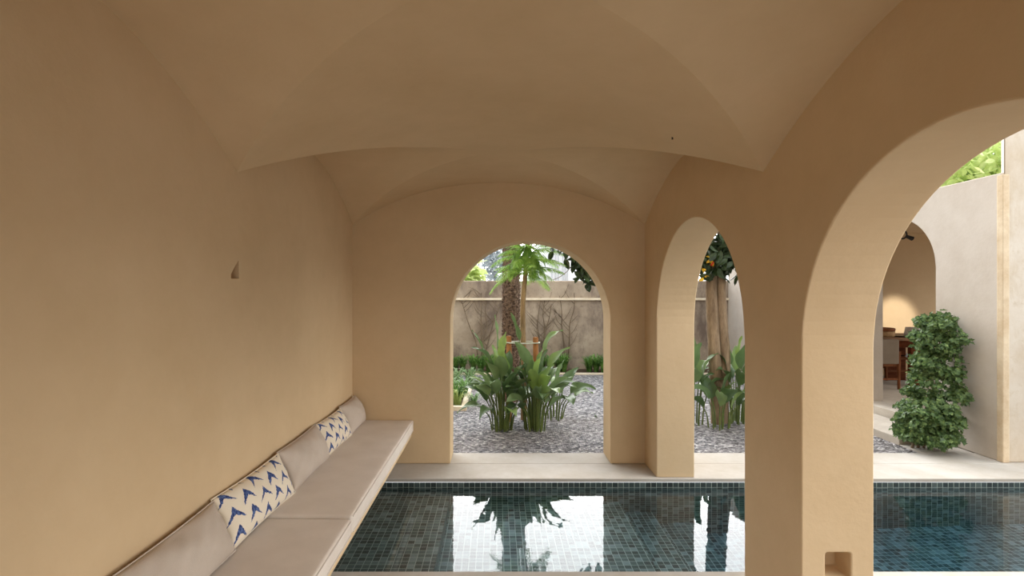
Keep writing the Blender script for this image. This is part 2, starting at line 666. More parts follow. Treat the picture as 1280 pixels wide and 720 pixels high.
q((FAR_X, POOL_Y1, WATER_Z - 1.04), (FAR_X, POOL_Y0, WATER_Z - 1.04), (FAR_X, POOL_Y0, zt), (FAR_X, POOL_Y1, zt))
bmesh.ops.remove_doubles(bm, verts=bm.verts, dist=1e-5)
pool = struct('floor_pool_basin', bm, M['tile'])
e = 0.008
bm = newbox(XL - e, FAR_X + e, POOL_Y0 - e, POOL_Y1 + e, WATER_Z - 1.04 - e, WATER_Z)
struct('water', bm, M['water'])

bm = bmesh.new()
box(bm, -7, 14, 1.0665 * DD, 26, -0.2, -0.012)
struct('ground', bm, M['gravel'])

# ------------------------------------------------------------------ courtyard and garden walls
gw_top = at(640, 351, 2.2).z
ld = at(640, 374, 2.2).z
struct('wall_garden', newbox(-6, XG + TH, YG, YG + 0.3, -0.1, gw_top, bevel=0.02), M['garden_wall'])
struct('trim_1', newbox(-6, XG, YG - 0.05, YG, ld - 0.025, ld + 0.025, bevel=0.01), M['ledge'])
struct('wall_garden_left', newbox(-3.4, -3.1, YF + TH, YG, -0.1, 2.4), M['garden_wall'])
struct('wall_exterior', newbox(-3.4, XL - TH, YF, YF + TH, -0.1, ROOF), M['cream_wall'])

WT = EYE + 148 / S
DIN_Y0, DIN_Y1 = 1.16 * DD, 1.408 * DD
y_cor = 1.0075 * DD
bm = arched_wall(y_cor, YG, 0, WT, XG, XG + TH, [((DIN_Y0 + DIN_Y1) / 2, (DIN_Y1 - DIN_Y0) / 2, EYE + 32 / S)], 'y')
wc = struct('wall_courtyard', bm, M['white_wall'])
add_bevel(wc, 0.01)
bm = bmesh.new()
for v in box(bm, XG + 0.012, FAR_X + 1, y_cor - 0.01, y_cor + 0.3, 0, 4.6):
    if v.co.x < XG + 0.1 and v.co.y > y_cor + 0.1:
        v.co.x += 0.27                      # the wall's end is splayed back
bmesh.ops.bevel(bm, geom=list(bm.edges), offset=0.012, segments=2, affect='EDGES')
struct('wall_front', bm, M['cream_wall'])
struct('trim_2', newbox(XG - 0.006, XG + 0.062, y_cor - 0.018, y_cor + 0.05, 0, WT - 0.02, bevel=0.008), M['quoin'])
struct('wall_sky_block', newbox(XR + TH + 0.6, 10, -3.3, -3.0, 0, 4.4, bevel=0.01), M['white_wall'])  # unseen wall, added behind the camera to cut sky light on the jambs
# ------------------------------------------------------------------ dining room
FZ = 0.17
RXB = 9.1
struct('floor_dining', newbox(XG + 0.02, RXB, y_cor + 0.35, 9.6, -0.02, FZ), M['slab'])
struct('floor_step', newbox(4.53, XG, 1.125 * DD, 9.6, -0.02, 0.075, bevel=0.008), M['slab'])
struct('floor_corner', newbox(4.53, XG, 1.067 * DD + 0.003, 1.124 * DD, -0.035, 0.0, bevel=0.006), M['stone'])
struct('wall_dining_back', arched_wall(y_cor + 0.3, 9.8, 0, WT, RXB, RXB + 0.2, [(6.75, 0.85, 1.6), (8.6, 0.8, 1.6)], 'y'), M['plaster'])
struct('wall_dining_far', newbox(XG + TH, RXB, 9.6, 9.8, 0, WT), M['plaster'])
struct('ceiling_dining', newbox(XG + TH, RXB + 0.2, y_cor + 0.3, 9.8, WT - 0.15, WT - 0.02), M['plaster'])


def leg_box(bm, x, y, z0, z1, w, taper=0.75):
    v = box(bm, x - w / 2, x + w / 2, y - w / 2, y + w / 2, z0, z1)
    for q in v:
        if q.co.z < (z0 + z1) / 2:
            q.co.x = x + (q.co.x - x) * taper
            q.co.y = y + (q.co.y - y) * taper
    bmesh.ops.bevel(bm, geom=list({e for q in v for e in q.link_edges}), offset=0.004, segments=1, affect='EDGES')


def leg_bm(*a, **k):
    bm = bmesh.new()
    leg_box(bm, *a, **k)
    return bm


TZ = FZ + 0.80
tx0, tx1, ty0, ty1 = 5.95, 7.75, 8.40, 9.32
t = thing('dining_table', 'long dark wooden table seen through the arch beside the climbing plant', 'table', ((tx0 + tx1) / 2, (ty0 + ty1) / 2, FZ))
link('tabletop', newbox(tx0 - 0.35, tx1 + 0.4, ty0, ty1, TZ - 0.05, TZ, bevel=0.008), M['grey_oak'], t)
link('apron', newbox(tx0 + 0.25, tx1 - 0.2, ty0 + 0.14, ty1 - 0.14, TZ - 0.17, TZ - 0.05), M['walnut'], t)
for lx in (6.93, 7.9):
    bm = bmesh.new()
    box(bm, lx - 0.16, lx + 0.16, ty0 + 0.16, ty0 + 0.24, FZ, TZ - 0.05, bevel=0.006)
    link('leg', bm, M['walnut'], t)
    bm = bmesh.new()
    box(bm, lx - 0.16, lx + 0.16, ty1 - 0.24, ty1 - 0.16, FZ, TZ - 0.05, bevel=0.006)
    link('leg', bm, M['walnut'], t)


def dining_chair(x, y, label, face=1):
    """x, y: middle of the seat; face=1: the back towards -y"""
    c = thing('dining_chair', label, 'chair', (x, y, FZ))
    w, dpt = 0.5, 0.46
    yb = y - face * dpt / 2
    yf = y + face * dpt / 2
    bm = newbox(x - w / 2 + 0.02, x + w / 2 - 0.02, min(yb, yf) + 0.03, max(yb, yf), FZ + 0.40, FZ + 0.46, bevel=0.02, seg=3)
    link('seat', bm, M['white_card'], c)
    bm = newbox(x - w / 2 + 0.03, x + w / 2 - 0.03, yb - 0.028, yb + 0.028, FZ + 0.40, FZ + 0.79, bevel=0.022, seg=3)
    link('backrest', bm, M['chair_fabric'], c)
    for sx in (-1, 1):
        link('leg', leg_bm(x + sx * (w / 2 - 0.02), yb, FZ, FZ + 0.60, 0.042), M['chair_wood'], c)
        link('leg', leg_bm(x + sx * (w / 2 - 0.02), yf - face * 0.03, FZ, FZ + 0.42, 0.042), M['chair_wood'], c)
    for yy in (yb, yf - face * 0.03):
        link('stretcher', newbox(x - w / 2 + 0.02, x + w / 2 - 0.02, yy - 0.012, yy + 0.012, FZ + 0.15, FZ + 0.18), M['chair_wood'], c)
    link('seat_rail', newbox(x - w / 2 + 0.02, x + w / 2 - 0.02, min(yb, yf) + 0.01, max(yb, yf) - 0.02, FZ + 0.36, FZ + 0.40), M['chair_wood'], c)
    return c


dining_chair(6.10, 8.48, 'grey upholstered dining chair with its back turned to the courtyard')
dining_chair(6.98, 9.28, 'wooden dining chair on the far side of the dark table', -1)

bm = bmesh.new()
lathe(bm, [(0.0, 0), (0.19, 0), (0.20, 0.02), (0.2, 0.09), (0.19, 0.095)], 6.35, 8.68, TZ, 32)
bx = link('round_box', bm, M['wicker'])
tag(bx, 'round woven cane box standing on the dark dining table', 'box')
bm = bmesh.new()
lathe(bm, [(0.0, 0.0), (0.198, 0.0), (0.205, 0.015), (0.205, 0.04), (0.19, 0.048)], 6.35, 8.68, TZ + 0.096, 32)
link('lid', bm, M['chair_wood'], bx)
bm = bmesh.new()
lathe(bm, [(0, 0), (0.1, 0), (0.17, 0.018), (0.165, 0.022), (0.09, 0.008), (0.02, 0.007)], 6.67, 8.62, TZ, 28)
tag(link('plate', bm, M['ceramic']), 'low dark plate on the dining table beside the cane box', 'plate')
bm = newbox(6.82, 7.10, 8.52, 8.80, TZ, TZ + 0.15, bevel=0.006)
for v in bm.verts:
    v.co.x += (v.co.z - TZ) * 0.25
wb = tag(link('carton', bm, M['white_card']), 'white box with slanting sides on the dark dining table', 'box')
bm = newbox(7.2, 7.5, 8.5, 8.76, TZ, TZ + 0.1, bevel=0.004)
tag(link('book', bm, M['white_card']), 'thick white book on the table, half behind the climbing plant', 'book')

# iron lantern under the dining arch
ax = XG + TH * 0.5
apex = EYE + 32 / S + (DIN_Y1 - DIN_Y0) / 2
L = at(1128, 293, 1.29)
ln = thing('iron_lantern', 'small black iron ring lamp hanging under the dining room arch', 'lamp', (L.x, L.y, L.z))
bm = bmesh.new()
pts = [(L.x + 0.055 * math.cos(a), L.y, L.z + 0.055 * math.sin(a)) for a in [2 * PI * k / 24 for k in range(25)]]
tube(bm, pts, 0.010, 8)
link('ring', bm, M['iron'], ln)
bm = bmesh.new()
tube(bm, [(L.x, L.y, L.z + 0.055), (L.x, L.y, apex - 0.012)], 0.006, 8)
link('rod', bm, M['iron'], ln)
bm = bmesh.new()
tube(bm, [(L.x + 0.055, L.y, L.z - 0.025), (L.x + 0.13, L.y, L.z - 0.055)], [0.02, 0.028], 12)
link('lamp_head', bm, M['iron'], ln)

# ------------------------------------------------------------------ bench, cushions, pillows
SEAT = EYE - 162 / S
BFX = -104 / S
bench = link('ledge_bench', newbox(XL, BFX - 0.022, 0.3, YF, SEAT - 0.175, SEAT - 0.115, bevel=0.006), M['plaster'])
tag(bench, 'long plastered ledge bench cantilevered from the left wall over the pool', 'bench')


def cushion(y0, y1, label, low=0.0):
    x0, x1, z0, z1 = XL + 0.004, BFX, SEAT - 0.113, SEAT - low
    ny, nx = max(8, int((y1 - y0) / 0.08)), 12
    bm = bmesh.new()
    vs = box(bm, x0, x1, y0, y1, z0, z1)
    bmesh.ops.bevel(bm, geom=list(bm.edges), offset=0.018, segments=4, profile=0.5, affect='EDGES')
    bmesh.ops.subdivide_edges(bm, edges=[e for e in bm.edges if e.calc_length() > 0.3], cuts=16, use_grid_fill=True)
    for v in bm.verts:
        if v.co.z > z1 - 0.004:
            fx = (v.co.x - x0) / (x1 - x0)
            fy = min((v.co.y - y0), (y1 - v.co.y)) / 0.12
            v.co.z += 0.004 * math.sin(PI * fx) * min(1, fy) + 0.0015 * math.sin(v.co.y * 9 + v.co.x * 5)
    c = link('seat_cushion', bm, M['taupe'], smooth=True, angle=50)
    tag(c, label, 'cushion')
    p = bmesh.new()
    for zz in (z1 - 0.012, z0 + 0.012):
        tube(p, [(x1 + 0.001, y0 + 0.02, zz), (x1 + 0.001, y1 - 0.02, zz)], 0.0035, 6)
    link('piping', p, M['taupe'], c)
    return c


cushion(0.575 * DD, YF - 0.006, 'taupe linen bench cushion at the far end, against the arched wall')
cushion(0.3, 0.575 * DD - 0.008, 'taupe linen bench cushion running towards the viewer, in front of the seam', 0.012)


def pillow(y0, y1, H, T, mat, label, tilt=22, yaw=0, roll=0, base=0.125, cat='pillow', ridge=0):
    L_ = y1 - y0
    nu, nv = 40, 22
    bm = bmesh.new()
    uvl = bm.loops.layers.uv.new('UVMap')

    def P(i, j, side):
        a, b = 2 * i / nu - 1, 2 * j / nv - 1
        # outline: straight sides drawn in a little between pointed corners
        A = a * (1 - 0.035 * (1 - b * b) ** 1) * L_ / 2
        B = b * (1 - 0.06 * (1 - a * a)) * H / 2
        th = ((1 - abs(a) ** 2.6) * (1 - abs(b) ** 2.2)) ** 0.55 * T / 2
        wr = 0.004 * math.sin(7 * a + 5 * b + y0 * 3) * (1 - a * a) + 0.003 * math.sin(17 * a - 9 * b) * (1 - b * b)
        if ridge:
            wr -= ridge * math.exp(-((b - 1.0) / 0.5) ** 2) * math.exp(-((a - 0.1) / 0.4) ** 2)
        return Vector((side * th * (1 if side > 0 else 0.7) + wr * (1 if th > 0 else 0), A, B + H / 2))

    grids = {}
    for side in (1, -1):
        grids[side] = [[None] * (nv + 1) for _ in range(nu + 1)]
        for i in range(nu + 1):
            for j in range(nv + 1):
                rim = i in (0, nu) or j in (0, nv)
                if side == -1 and rim:
                    grids[side][i][j] = grids[1][i][j]
                else:
                    grids[side][i][j] = bm.verts.new(P(i, j, side))
        for i in range(nu):
            for j in range(nv):
                g = grids[side]
                q = [(i, j), (i + 1, j), (i + 1, j + 1), (i, j + 1)]
                if side == -1:
                    q = q[::-1]
                f = bm.faces.new([g[a][b] for a, b in q])
                f.smooth = True
                for lp, (a, b) in zip(f.loops, q):
                    lp[uvl].uv = (a / nu, b / nv)
    o = link('pillow', bm, mat)
    o.rotation_euler = (math.radians(roll), math.radians(-tilt), math.radians(yaw))
    o.location = (XL + base, (y0 + y1) / 2, SEAT + 0.002)
    tag(o, label, cat)
    # stitched seam round the rim
    p = bmesh.new()
    rim = [P(i, 0, 1) for i in range(nu + 1)] + [P(nu, j, 1) for j in range(1, nv + 1)] + [P(i, nv, 1) for i in range(nu - 1, -1, -1)] + [P(0, j, 1) for j in range(nv - 1, -1, -1)]
    tube(p, rim, 0.004, 6)
    s = link('seam', p, mat)
    s.parent = o
    return o


pillow(0.352 * DD, 0.497 * DD, 0.27, 0.165, M['pillow'], 'plain taupe pillow nearest the viewer, cut off by the edge of the picture', tilt=24, base=0.145, roll=0, ridge=0.02)
pillow(0.498 * DD, 0.640 * DD, 0.27, 0.13, M['ikat'], 'pillow with blue flame marks on cream lying beside the cushion seam, the nearer patterned one', tilt=24, base=0.14, yaw=-2)
pillow(0.641 * DD, 0.778 * DD, 0.275, 0.165, M['pillow'], 'plain taupe pillow between the two blue and white patterned pillows', tilt=24, base=0.145, ridge=0.012)
pillow(0.780 * DD, 0.893 * DD, 0.26, 0.13, M['ikat'], 'blue and white patterned pillow well up the far cushion, the patterned one nearer the corner', tilt=24, base=0.14, yaw=-2)
pillow(0.894 * DD, 0.993 * DD, 0.27, 0.16, M['pillow'], 'plain taupe pillow in the far corner against the arched wall', tilt=23, base=0.14)


# ------------------------------------------------------------------ plants
def broad_leaf(base, tip, length, width, droop, twist, sw=0.0085):
    """a paddle leaf: stalk from base to tip, blade from tip onwards"""
    bm = bmesh.new()
    base, tip = Vector(base), Vector(tip)
    out = Vector((tip.x - base.x, tip.y - base.y, 0))
    mid = base.lerp(tip, 0.5) - out * 0.18 + Vector((0, 0, 0.04))
    path = smooth_path([base, mid, tip], 6)
    tube(bm, path, [sw * (1.25 - 0.6 * i / (len(path) - 1)) for i in range(len(path))], 6, mat=1)
    d = (path[-1] - path[-2]).normalized()
    side = d.cross(Vector((0, 0, 1)))
    side = side.normalized() if side.length > 1e-3 else Vector((1, 0, 0))
    side = Quaternion(d, twist) @ side
    n = 12
    rows = []
    p = Vector(tip)
    step = length / n
    hd = Vector((d.x, d.y, 0))
    hd = hd.normalized() if hd.length > 0.05 else Vector((random.uniform(-1, 1), random.uniform(-1, 1), 0)).normalized()
    for i in range(n + 1):
        t = i / n
        w = width / 2 * (math.sin(PI * min(1, t * 1.02) ** 0.78)) ** 0.85 if 0 < t < 1 else 0.001
        up = side.cross(d).normalized()
        if up.z < 0:
            up = -up
        fold = 0.38
        wav = 0.012 * math.sin(t * 11 + twist * 5)
        rows.append([bm.verts.new(p + side * (-w) + up * (w * fold + wav)), bm.verts.new(p - side * w * 0.5 + up * (w * fold * 0.4)),
                     bm.verts.new(p), bm.verts.new(p + side * w * 0.5 + up * (w * fold * 0.4)), bm.verts.new(p + side * w + up * (w * fold - wav))])
        p = p + d * step
        d = (d + (hd * 0.5 + Vector((0, 0, -1))) * droop / n).normalized()
    for i in range(n):
        for k in range(4):
            f = bm.faces.new((rows[i][k], rows[i][k + 1], rows[i + 1][k + 1], rows[i + 1][k]))
            f.smooth = True
    return bm


def strelitzia(cx, cy, n, hmin, hmax, spread, label, extra=()):
    t = thing('strelitzia', label, 'plant', (cx, cy, 0))
    for i in range(n):
        a = i * 2.399963 + random.uniform(-0.3, 0.3)
        k = math.sqrt((i + 0.5) / n)
        h = hmax - (hmax - hmin) * k * random.uniform(0.6, 1.1)
        r = spread * k * random.uniform(0.7, 1.1)
        b = (cx + 0.135 * k * math.cos(a), cy + 0.135 * k * math.sin(a), -0.02)
        tip = (cx + r * math.cos(a), cy + r * math.sin(a), max(0.22, h))
        bm = broad_leaf(b, tip, random.uniform(0.28, 0.42), random.uniform(0.13, 0.19), 0.4 + 1.5 * k * random.uniform(0.5, 1.1), random.uniform(-0.9, 0.9))
        link('leaf', bm, [M['strelitzia'], M['stalk']], t)
    for (bx_, by_, tx, ty, tz, ln_, wd, dr, tw) in extra:
        link('leaf', broad_leaf((bx_, by_, -0.02), (tx, ty, tz), ln_, wd, dr, tw), [M['strelitzia'], M['stalk']], t)
    return t


c1 = at(627, 536, 1.254)
c2 = at(669, 536, 1.254)
c3 = at(693, 522, 1.36)
ex1 = [(c1.x, c1.y, c1.x - 0.12, c1.y, 0.75, 0.40, 0.17, 1.2, 0.3), (c1.x, c1.y, c1.x + 0.02, c1.y - 0.02, 0.86, 0.36, 0.2, 0.3, 1.3),
       (c1.x, c1.y + 0.2, c1.x - 0.05, c1.y + 0.3, 1.0, 0.42, 0.09, 0.1, 0.8), (c1.x, c1.y + 0.1, c1.x - 0.2, c1.y + 0.2, 0.85, 0.42, 0.12, 0.3, 0.5),
       (c1.x, c1.y, c1.x - 0.22, c1.y - 0.05, 0.52, 0.30, 0.11, 2.2, 0.1)]
ex2 = [(c2.x, c2.y, c2.x - 0.02, c2.y - 0.06, 0.62, 0.34, 0.19, 0.5, 1.2), (c2.x, c2.y + 0.2, c2.x + 0.14, c2.y + 0.25, 0.95, 0.4, 0.12, 1.3, 0.2),
       (c2.x, c2.y, c2.x + 0.16, c2.y, 0.72, 0.42, 0.13, 0.9, 0.6), (c2.x, c2.y + 0.2, c2.x - 0.18, c2.y + 0.3, 1.05, 0.42, 0.11, 0.1, 1.0),
       (c2.x, c2.y, c2.x - 0.1, c2.y - 0.05, 0.80, 0.36, 0.14, 0.8, 0.9)]
strelitzia(c1.x, c1.y, 30, 0.22, 0.74, 0.30, 'left-hand clump of broad paddle leaves in front of the shaggy palm trunk', ex1)
strelitzia(c2.x, c2.y, 32, 0.24, 0.72, 0.30, 'thick clump of paddle leaves with yellowish stalks in front of the slender staked tree', ex2)
strelitzia(c3.x, c3.y, 12, 0.2, 0.5, 0.32, 'small low clump of paddle leaves behind the staked tree, towards open gravel')
c4 = at(893, 531, 1.297)
strelitzia(c4.x - 0.28, c4.y + 0.05, 14, 0.4, 0.85, 0.24, 'paddle-leaf clump on the left of the twin-trunked tree')
strelitzia(c4.x + 0.34, c4.y + 0.12, 18, 0.35, 0.85, 0.30, 'paddle-leaf clump on the right of the twin-trunked tree')
strelitzia(c4.x + 0.0, c4.y - 0.16, 10, 0.22, 0.42, 0.26, 'low paddle-leaf clump at the foot of the twin-trunked tree, in front')


def palm_frond(base, az, elev, length, droop, leaflet, n=26, lw=0.010):
    bm = bmesh.new()
    p = Vector(base)
    d = Vector((math.cos(az) * math.cos(elev), math.sin(az) * math.cos(elev), math.sin(elev)))
    side = Vector((-math.sin(az), math.cos(az), 0))
    pts, dirs = [p.copy()], [d.copy()]
    for i in range(n):
        p = p + d * (length / n)
        d = (d + Vector((0, 0, -droop / n))).normalized()
        pts.append(p.copy())
        dirs.append(d.copy())
    tube(bm, pts, [0.009 * (1 - 0.8 * i / n) for i in range(n + 1)], 5)
    for i in range(3, n + 1):
        t = i / n
        ll = leaflet * math.sin(PI * (0.12 + 0.84 * t)) ** 0.6
        for s in (-1, 1):
            dr = (side * s * 0.8 + dirs[i] * 0.7 + Vector((0, 0, -0.25 + random.uniform(-0.12, 0.12)))).normalized()
            w = dirs[i] * lw
            q0, q1 = pts[i], pts[i] + dr * ll * 0.55
            q2 = pts[i] + dr * ll + Vector((0, 0, -0.25 * ll))
            a = [bm.verts.new(q0 - w * 0.5), bm.verts.new(q0 + w * 0.5), bm.verts.new(q1 + w), bm.verts.new(q1 - w), bm.verts.new(q2)]
            bm.faces.new((a[0], a[1], a[2], a[3]))
            bm.faces.new((a[3], a[2], a[4]))
    return bm


# shaggy palm
pb = at(640.5, 360, 1.58)
palm = thing('palm_tree', 'palm with a shaggy brown fibrous trunk in front of the garden wall', 'tree', (pb.x, pb.y, 0))
bm = bmesh.new()
ptop = 4.6
R0 = 11.3 * 1.58 / S
pts = [(pb.x - 0.03 + 0.03 * i / 14, pb.y, -0.03 + (ptop + 0.1) * i / 14) for i in range(15)]
tube(bm, pts, R0 * 0.9, 20, jitter=0.05)
zz = 0.0
k = 0
while zz < ptop + 0.05:
    for j in range(9):
        a = 2 * PI * (j + 0.5 * (k % 2)) / 9 + random.uniform(-0.1, 0.1)
        o = Vector((math.cos(a), math.sin(a), 0))
        s = Vector((-math.sin(a), math.cos(a), 0))
        c = Vector((pb.x - 0.03 + 0.03 * zz / (ptop + .1), pb.y, zz)) + o * R0 * 0.86
        w = R0 * 0.30
        hgt = random.uniform(0.05, 0.075)
        vv = [bm.verts.new(c - s * w), bm.verts.new(c + s * w), bm.verts.new(c + s * w * 0.5 + o * 0.028 + Vector((0, 0, hgt))), bm.verts.new(c - s * w * 0.5 + o * 0.028 + Vector((0, 0, hgt))),
              bm.verts.new(c - s * w * 0.5 + Vector((0, 0, hgt * 1.1))), bm.verts.new(c + s * w * 0.5 + Vector((0, 0, hgt * 1.1)))]
        for f in ((0, 1, 2, 3), (3, 2, 5, 4), (0, 3, 4), (1, 5, 2)):
            bm.faces.new([vv[q] for q in f])
    zz += 0.055
    k += 1
link('trunk', bm, M['palm_bark'], palm)
for i in range(18):
    a = i * 2.399963
    link('frond', palm_frond((pb.x + 0.05 * math.cos(a), pb.y + 0.05 * math.sin(a), ptop + 0.05 + 0.012 * i), a, math.radians(18 + 3.3 * i), random.uniform(1.1, 1.5), random.uniform(1.2, 1.9), 0.26), M['frond'], palm)

# slender staked tree
tb = at(655, 440, 1.35)
st = thing('slender_tree', 'slender young tree with a thin pale trunk tied between two stakes', 'tree', (tb.x, tb.y, 0))
bm = bmesh.new()
tt = at(657, 340, 1.35)
path = smooth_path([(tb.x - 0.005, tb.y, -0.03), (tb.x, tb.y, 0.6), (at(653.5, 390, 1.35).x, tb.y, 1.3), (at(654, 372, 1.35).x, tb.y, 1.6), (tt.x, tb.y, tt.z), (tt.x + 0.04, tb.y, tt.z + 0.5)], 6)
tube(bm, path, [0.043 - 0.014 * i / (len(path) - 1) for i in range(len(path))], 10)
link('trunk', bm, M['thin_bark'], st)
for i in range(50):
    a = i * 2.399963 + 0.6
    zb = tt.z - 0.05 + 0.015 * i
    link('frond', palm_frond((tt.x + 0.04 * max(0, (zb - tt.z)) / 0.5, tb.y, zb), a, math.radians(12 + 1.4 * i), random.uniform(0.42, 0.62), random.uniform(0.7, 1.6), 0.15, n=24, lw=0.008), M['frond'], st)

for i in range(16):
    a = i * 2.399963 + 0.2
    link('frond', palm_frond((tt.x + 0.01, tb.y, tt.z + 0.16 + 0.014 * i), a, math.radians(5), random.uniform(0.3, 0.45), random.uniform(2.2, 3.2), 0.13, n=22, lw=0.010), M['frond'], st)

for px, top, lab in ((636, 420, 'orange-brown wooden stake left of the slender tree'), (669.5, 421.5, 'orange-brown wooden stake right of the slender tree')):
    b = at(px, top, 1.33)
    bm = bmesh.new()
    tube(bm, [(b.x, b.y, -0.05), (b.x + 0.004, b.y, b.z * 0.5), (b.x, b.y, b.z - 0.006), (b.x, b.y, b.z)], [0.036, 0.036, 0.036, 0.031], 14)
    tag(link('wooden_stake', bm, M['stake']), lab, 'stake')
s0, s1 = at(632, 428, 1.33), at(674, 428, 1.33)
bm = bmesh.new()
loop = [(s0.x, s0.y - 0.0, s0.z), (s0.x + 0.02, s0.y - 0.045, s0.z), (0.5 * (s0.x + s1.x), s0.y - 0.03, s0.z - 0.012), (s1.x - 0.02, s0.y - 0.045, s0.z - 0.004), (s1.x, s0.y, s0.z - 0.004),
        (s1.x - 0.02, s0.y + 0.045, s0.z), (0.5 * (s0.x + s1.x), tb.y + 0.05, s0.z), (s0.x + 0.02, s0.y + 0.045, s0.z), (s0.x, s0.y, s0.z)]
tube(bm, smooth_path(loop, 5), 0.008, 6)
tag(link('string', bm, M['string']), 'pale cord tied round the two stakes and the slender trunk', 'string')


def leaf_cloud(n, sampler, size, aspect=0.45, lobed=False, sag=0.4, nj=0.35):
    bm = bmesh.new()
    for _ in range(n):
        p, nrm = sampler()
        ln_ = size * random.uniform(0.65, 1.25)
        d = Vector((random.gauss(0, 1), random.gauss(0, 1), random.gauss(0, 0.6) - sag)).normalized()
        if nrm is not None:
            nn = (nrm + Vector((random.gauss(0, nj), random.gauss(0, nj), random.gauss(0, nj)))).normalized()
            d = (d - nn * d.dot(nn)).normalized()
        else:
            nn = Vector((random.gauss(0, 1), random.gauss(0, 1), random.gauss(0, 1) + 0.8))
            nn = (nn - d * nn.dot(d)).normalized()
        s = d.cross(nn)
        w = ln_ * aspect / 2
        if lobed:
            prof = [(0, 0.0), (0.18, 0.75), (0.42, 0.55), (0.55, 1.0), (0.72, 0.45), (1.0, 0.0)]
        else:
            prof = [(0, 0.0), (0.25, 0.8), (0.5, 1.0), (0.78, 0.7), (1.0, 0.0)]
        mid, lft, rgt = [], [], []
        for t, q in prof:
            c = p + d * ln_ * t - nn * ln_ * 0.15 * t * t
            mid.append(bm.verts.new(c))
            if 0 < t < 1:
                lft.append(bm.verts.new(c + s * w * q + nn * w * q * 0.25))
                rgt.append(bm.verts.new(c - s * w * q + nn * w * q * 0.25))
        m = len(prof)
        for side, sg in ((lft, 1), (rgt, -1)):
            for i in range(m - 1):
                if i == 0:
                    q = (mid[0], side[0], mid[1])
                elif i == m - 2:
                    q = (mid[i], side[i - 1], mid[i + 1])
                else:
                    q = (mid[i], side[i - 1], side[i], mid[i + 1])
                bm.faces.new(q if sg > 0 else q[::-1])
    return bm


def ellipsoid(c, r, shell=0.55):
    c, r = Vector(c), Vector(r)

    def f():
        v = Vector((random.gauss(0, 1), random.gauss(0, 1), random.gauss(0, 1))).normalized() * (shell + (1 - shell) * random.random() ** 0.6)
        return Vector((c.x + v.x * r.x, c.y + v.y * r.y, c.z + v.z * r.z)), None
    return f


def multi(samplers, weights):
    return lambda: random.choices(samplers, weights)[0]()


# twin-trunked tree
tw = thing('twin_trunk_tree', 'tree with two smooth twisting trunks and dark glossy leaves beyond the narrow arch', 'tree', (c4.x, c4.y + 0.08, 0))
y4 = c4.y + 0.08
P4 = lambda px, py: (at(px, py, 1.31).x, y4, at(px, py, 1.31).z)
bm = bmesh.new()
pth = smooth_path([P4(898, 537), P4(896, 485), P4(894, 450), P4(891, 400), P4(889.5, 360), P4(890, 335), P4(885, 290), P4(870, 240)], 6)
tube(bm, pth, [0.088 - 0.034 * (i / (len(pth) - 1)) for i in range(len(pth))], 14, jitter=0.03)
link('trunk', bm, M['bark'], tw)
bm = bmesh.new()
pth = [Vector(p) + Vector((0, 0.05, 0)) for p in smooth_path([P4(904, 537), P4(906, 485), P4(908, 445), P4(905, 410), P4(903, 360), P4(906, 325), P4(912, 290), P4(930, 240)], 6)]
tube(bm, pth, [0.084 - 0.026 * (i / (len(pth) - 1)) for i in range(len(pth))], 14, jitter=0.03)
link('trunk', bm, M['bark'], tw)
for pts in ([P4(887, 305), P4(850, 270), P4(800, 275), P4(740, 300)], [P4(870, 250), P4(840, 210), P4(760, 215)], [P4(905, 310), P4(950, 270), P4(990, 250)], [P4(900, 300), P4(900, 220), P4(890, 140)]):
    bm = bmesh.new()
    pth = smooth_path(pts, 5)
    tube(bm, pth, [0.035 - 0.026 * i / (len(pth) - 1) for i in range(len(pth))], 8)
    link('branch', bm, M['bark'], tw)
cc = Vector(P4(893, 330))
d4 = Vector((0.0, 0.0, 0.0))
smp = multi([ellipsoid((cc.x, y4 - 0.05, 2.62), (0.75, 0.8, 0.75), 0.3), ellipsoid((cc.x - 0.15, y4 - 0.1, 2.18), (0.42, 0.42, 0.28), 0.1), ellipsoid((1.45, y4, 2.45), (0.8, 0.55, 0.42), 0.2),
             ellipsoid((1.22, y4 - 0.05, 2.14), (0.26, 0.3, 0.34), 0.1), ellipsoid((cc.x + 0.6, y4 + 0.1, 2.75), (0.6, 0.6, 0.6), 0.2), ellipsoid((cc.x + 0.25, y4, 2.25), (0.35, 0.4, 0.25), 0.1)],
            [700, 330, 400, 190, 260, 150])
link('foliage', leaf_cloud(2100, smp, 0.15, 0.5, sag=0.9), M['dark_leaf'], tw)
# a sprig with smaller leaves hanging into the wide arch
sp_ = [at(702, 325, 1.3), at(712, 335, 1.3), at(700, 346, 1.3), at(690, 350, 1.3)]
bm = bmesh.new()
tube(bm, smooth_path([P4(740, 300), sp_[0] + Vector((0.1, 0.2, 0.06)), sp_[1], sp_[2], sp_[3]], 5), 0.004, 5)
link('twig', bm, M['twig'], tw)
for nm, col, spots in (('yellow_leaf', 'yellow', ((881, 345), (878, 336), (886, 323))), ('red_flower', 'red', ((890, 331), (892, 326)))):
    for px, py in spots:
        q = at(px, py, 1.22)
        bm = leaf_cloud(3 if nm == 'yellow_leaf' else 2, lambda q=q: (q + Vector((random.uniform(-.03, .03), random.uniform(-.03, .03), random.uniform(-.02, .02))), None), 0.075 if nm == 'yellow_leaf' else 0.045, 0.6)
        link(nm, bm, M[col], tw)

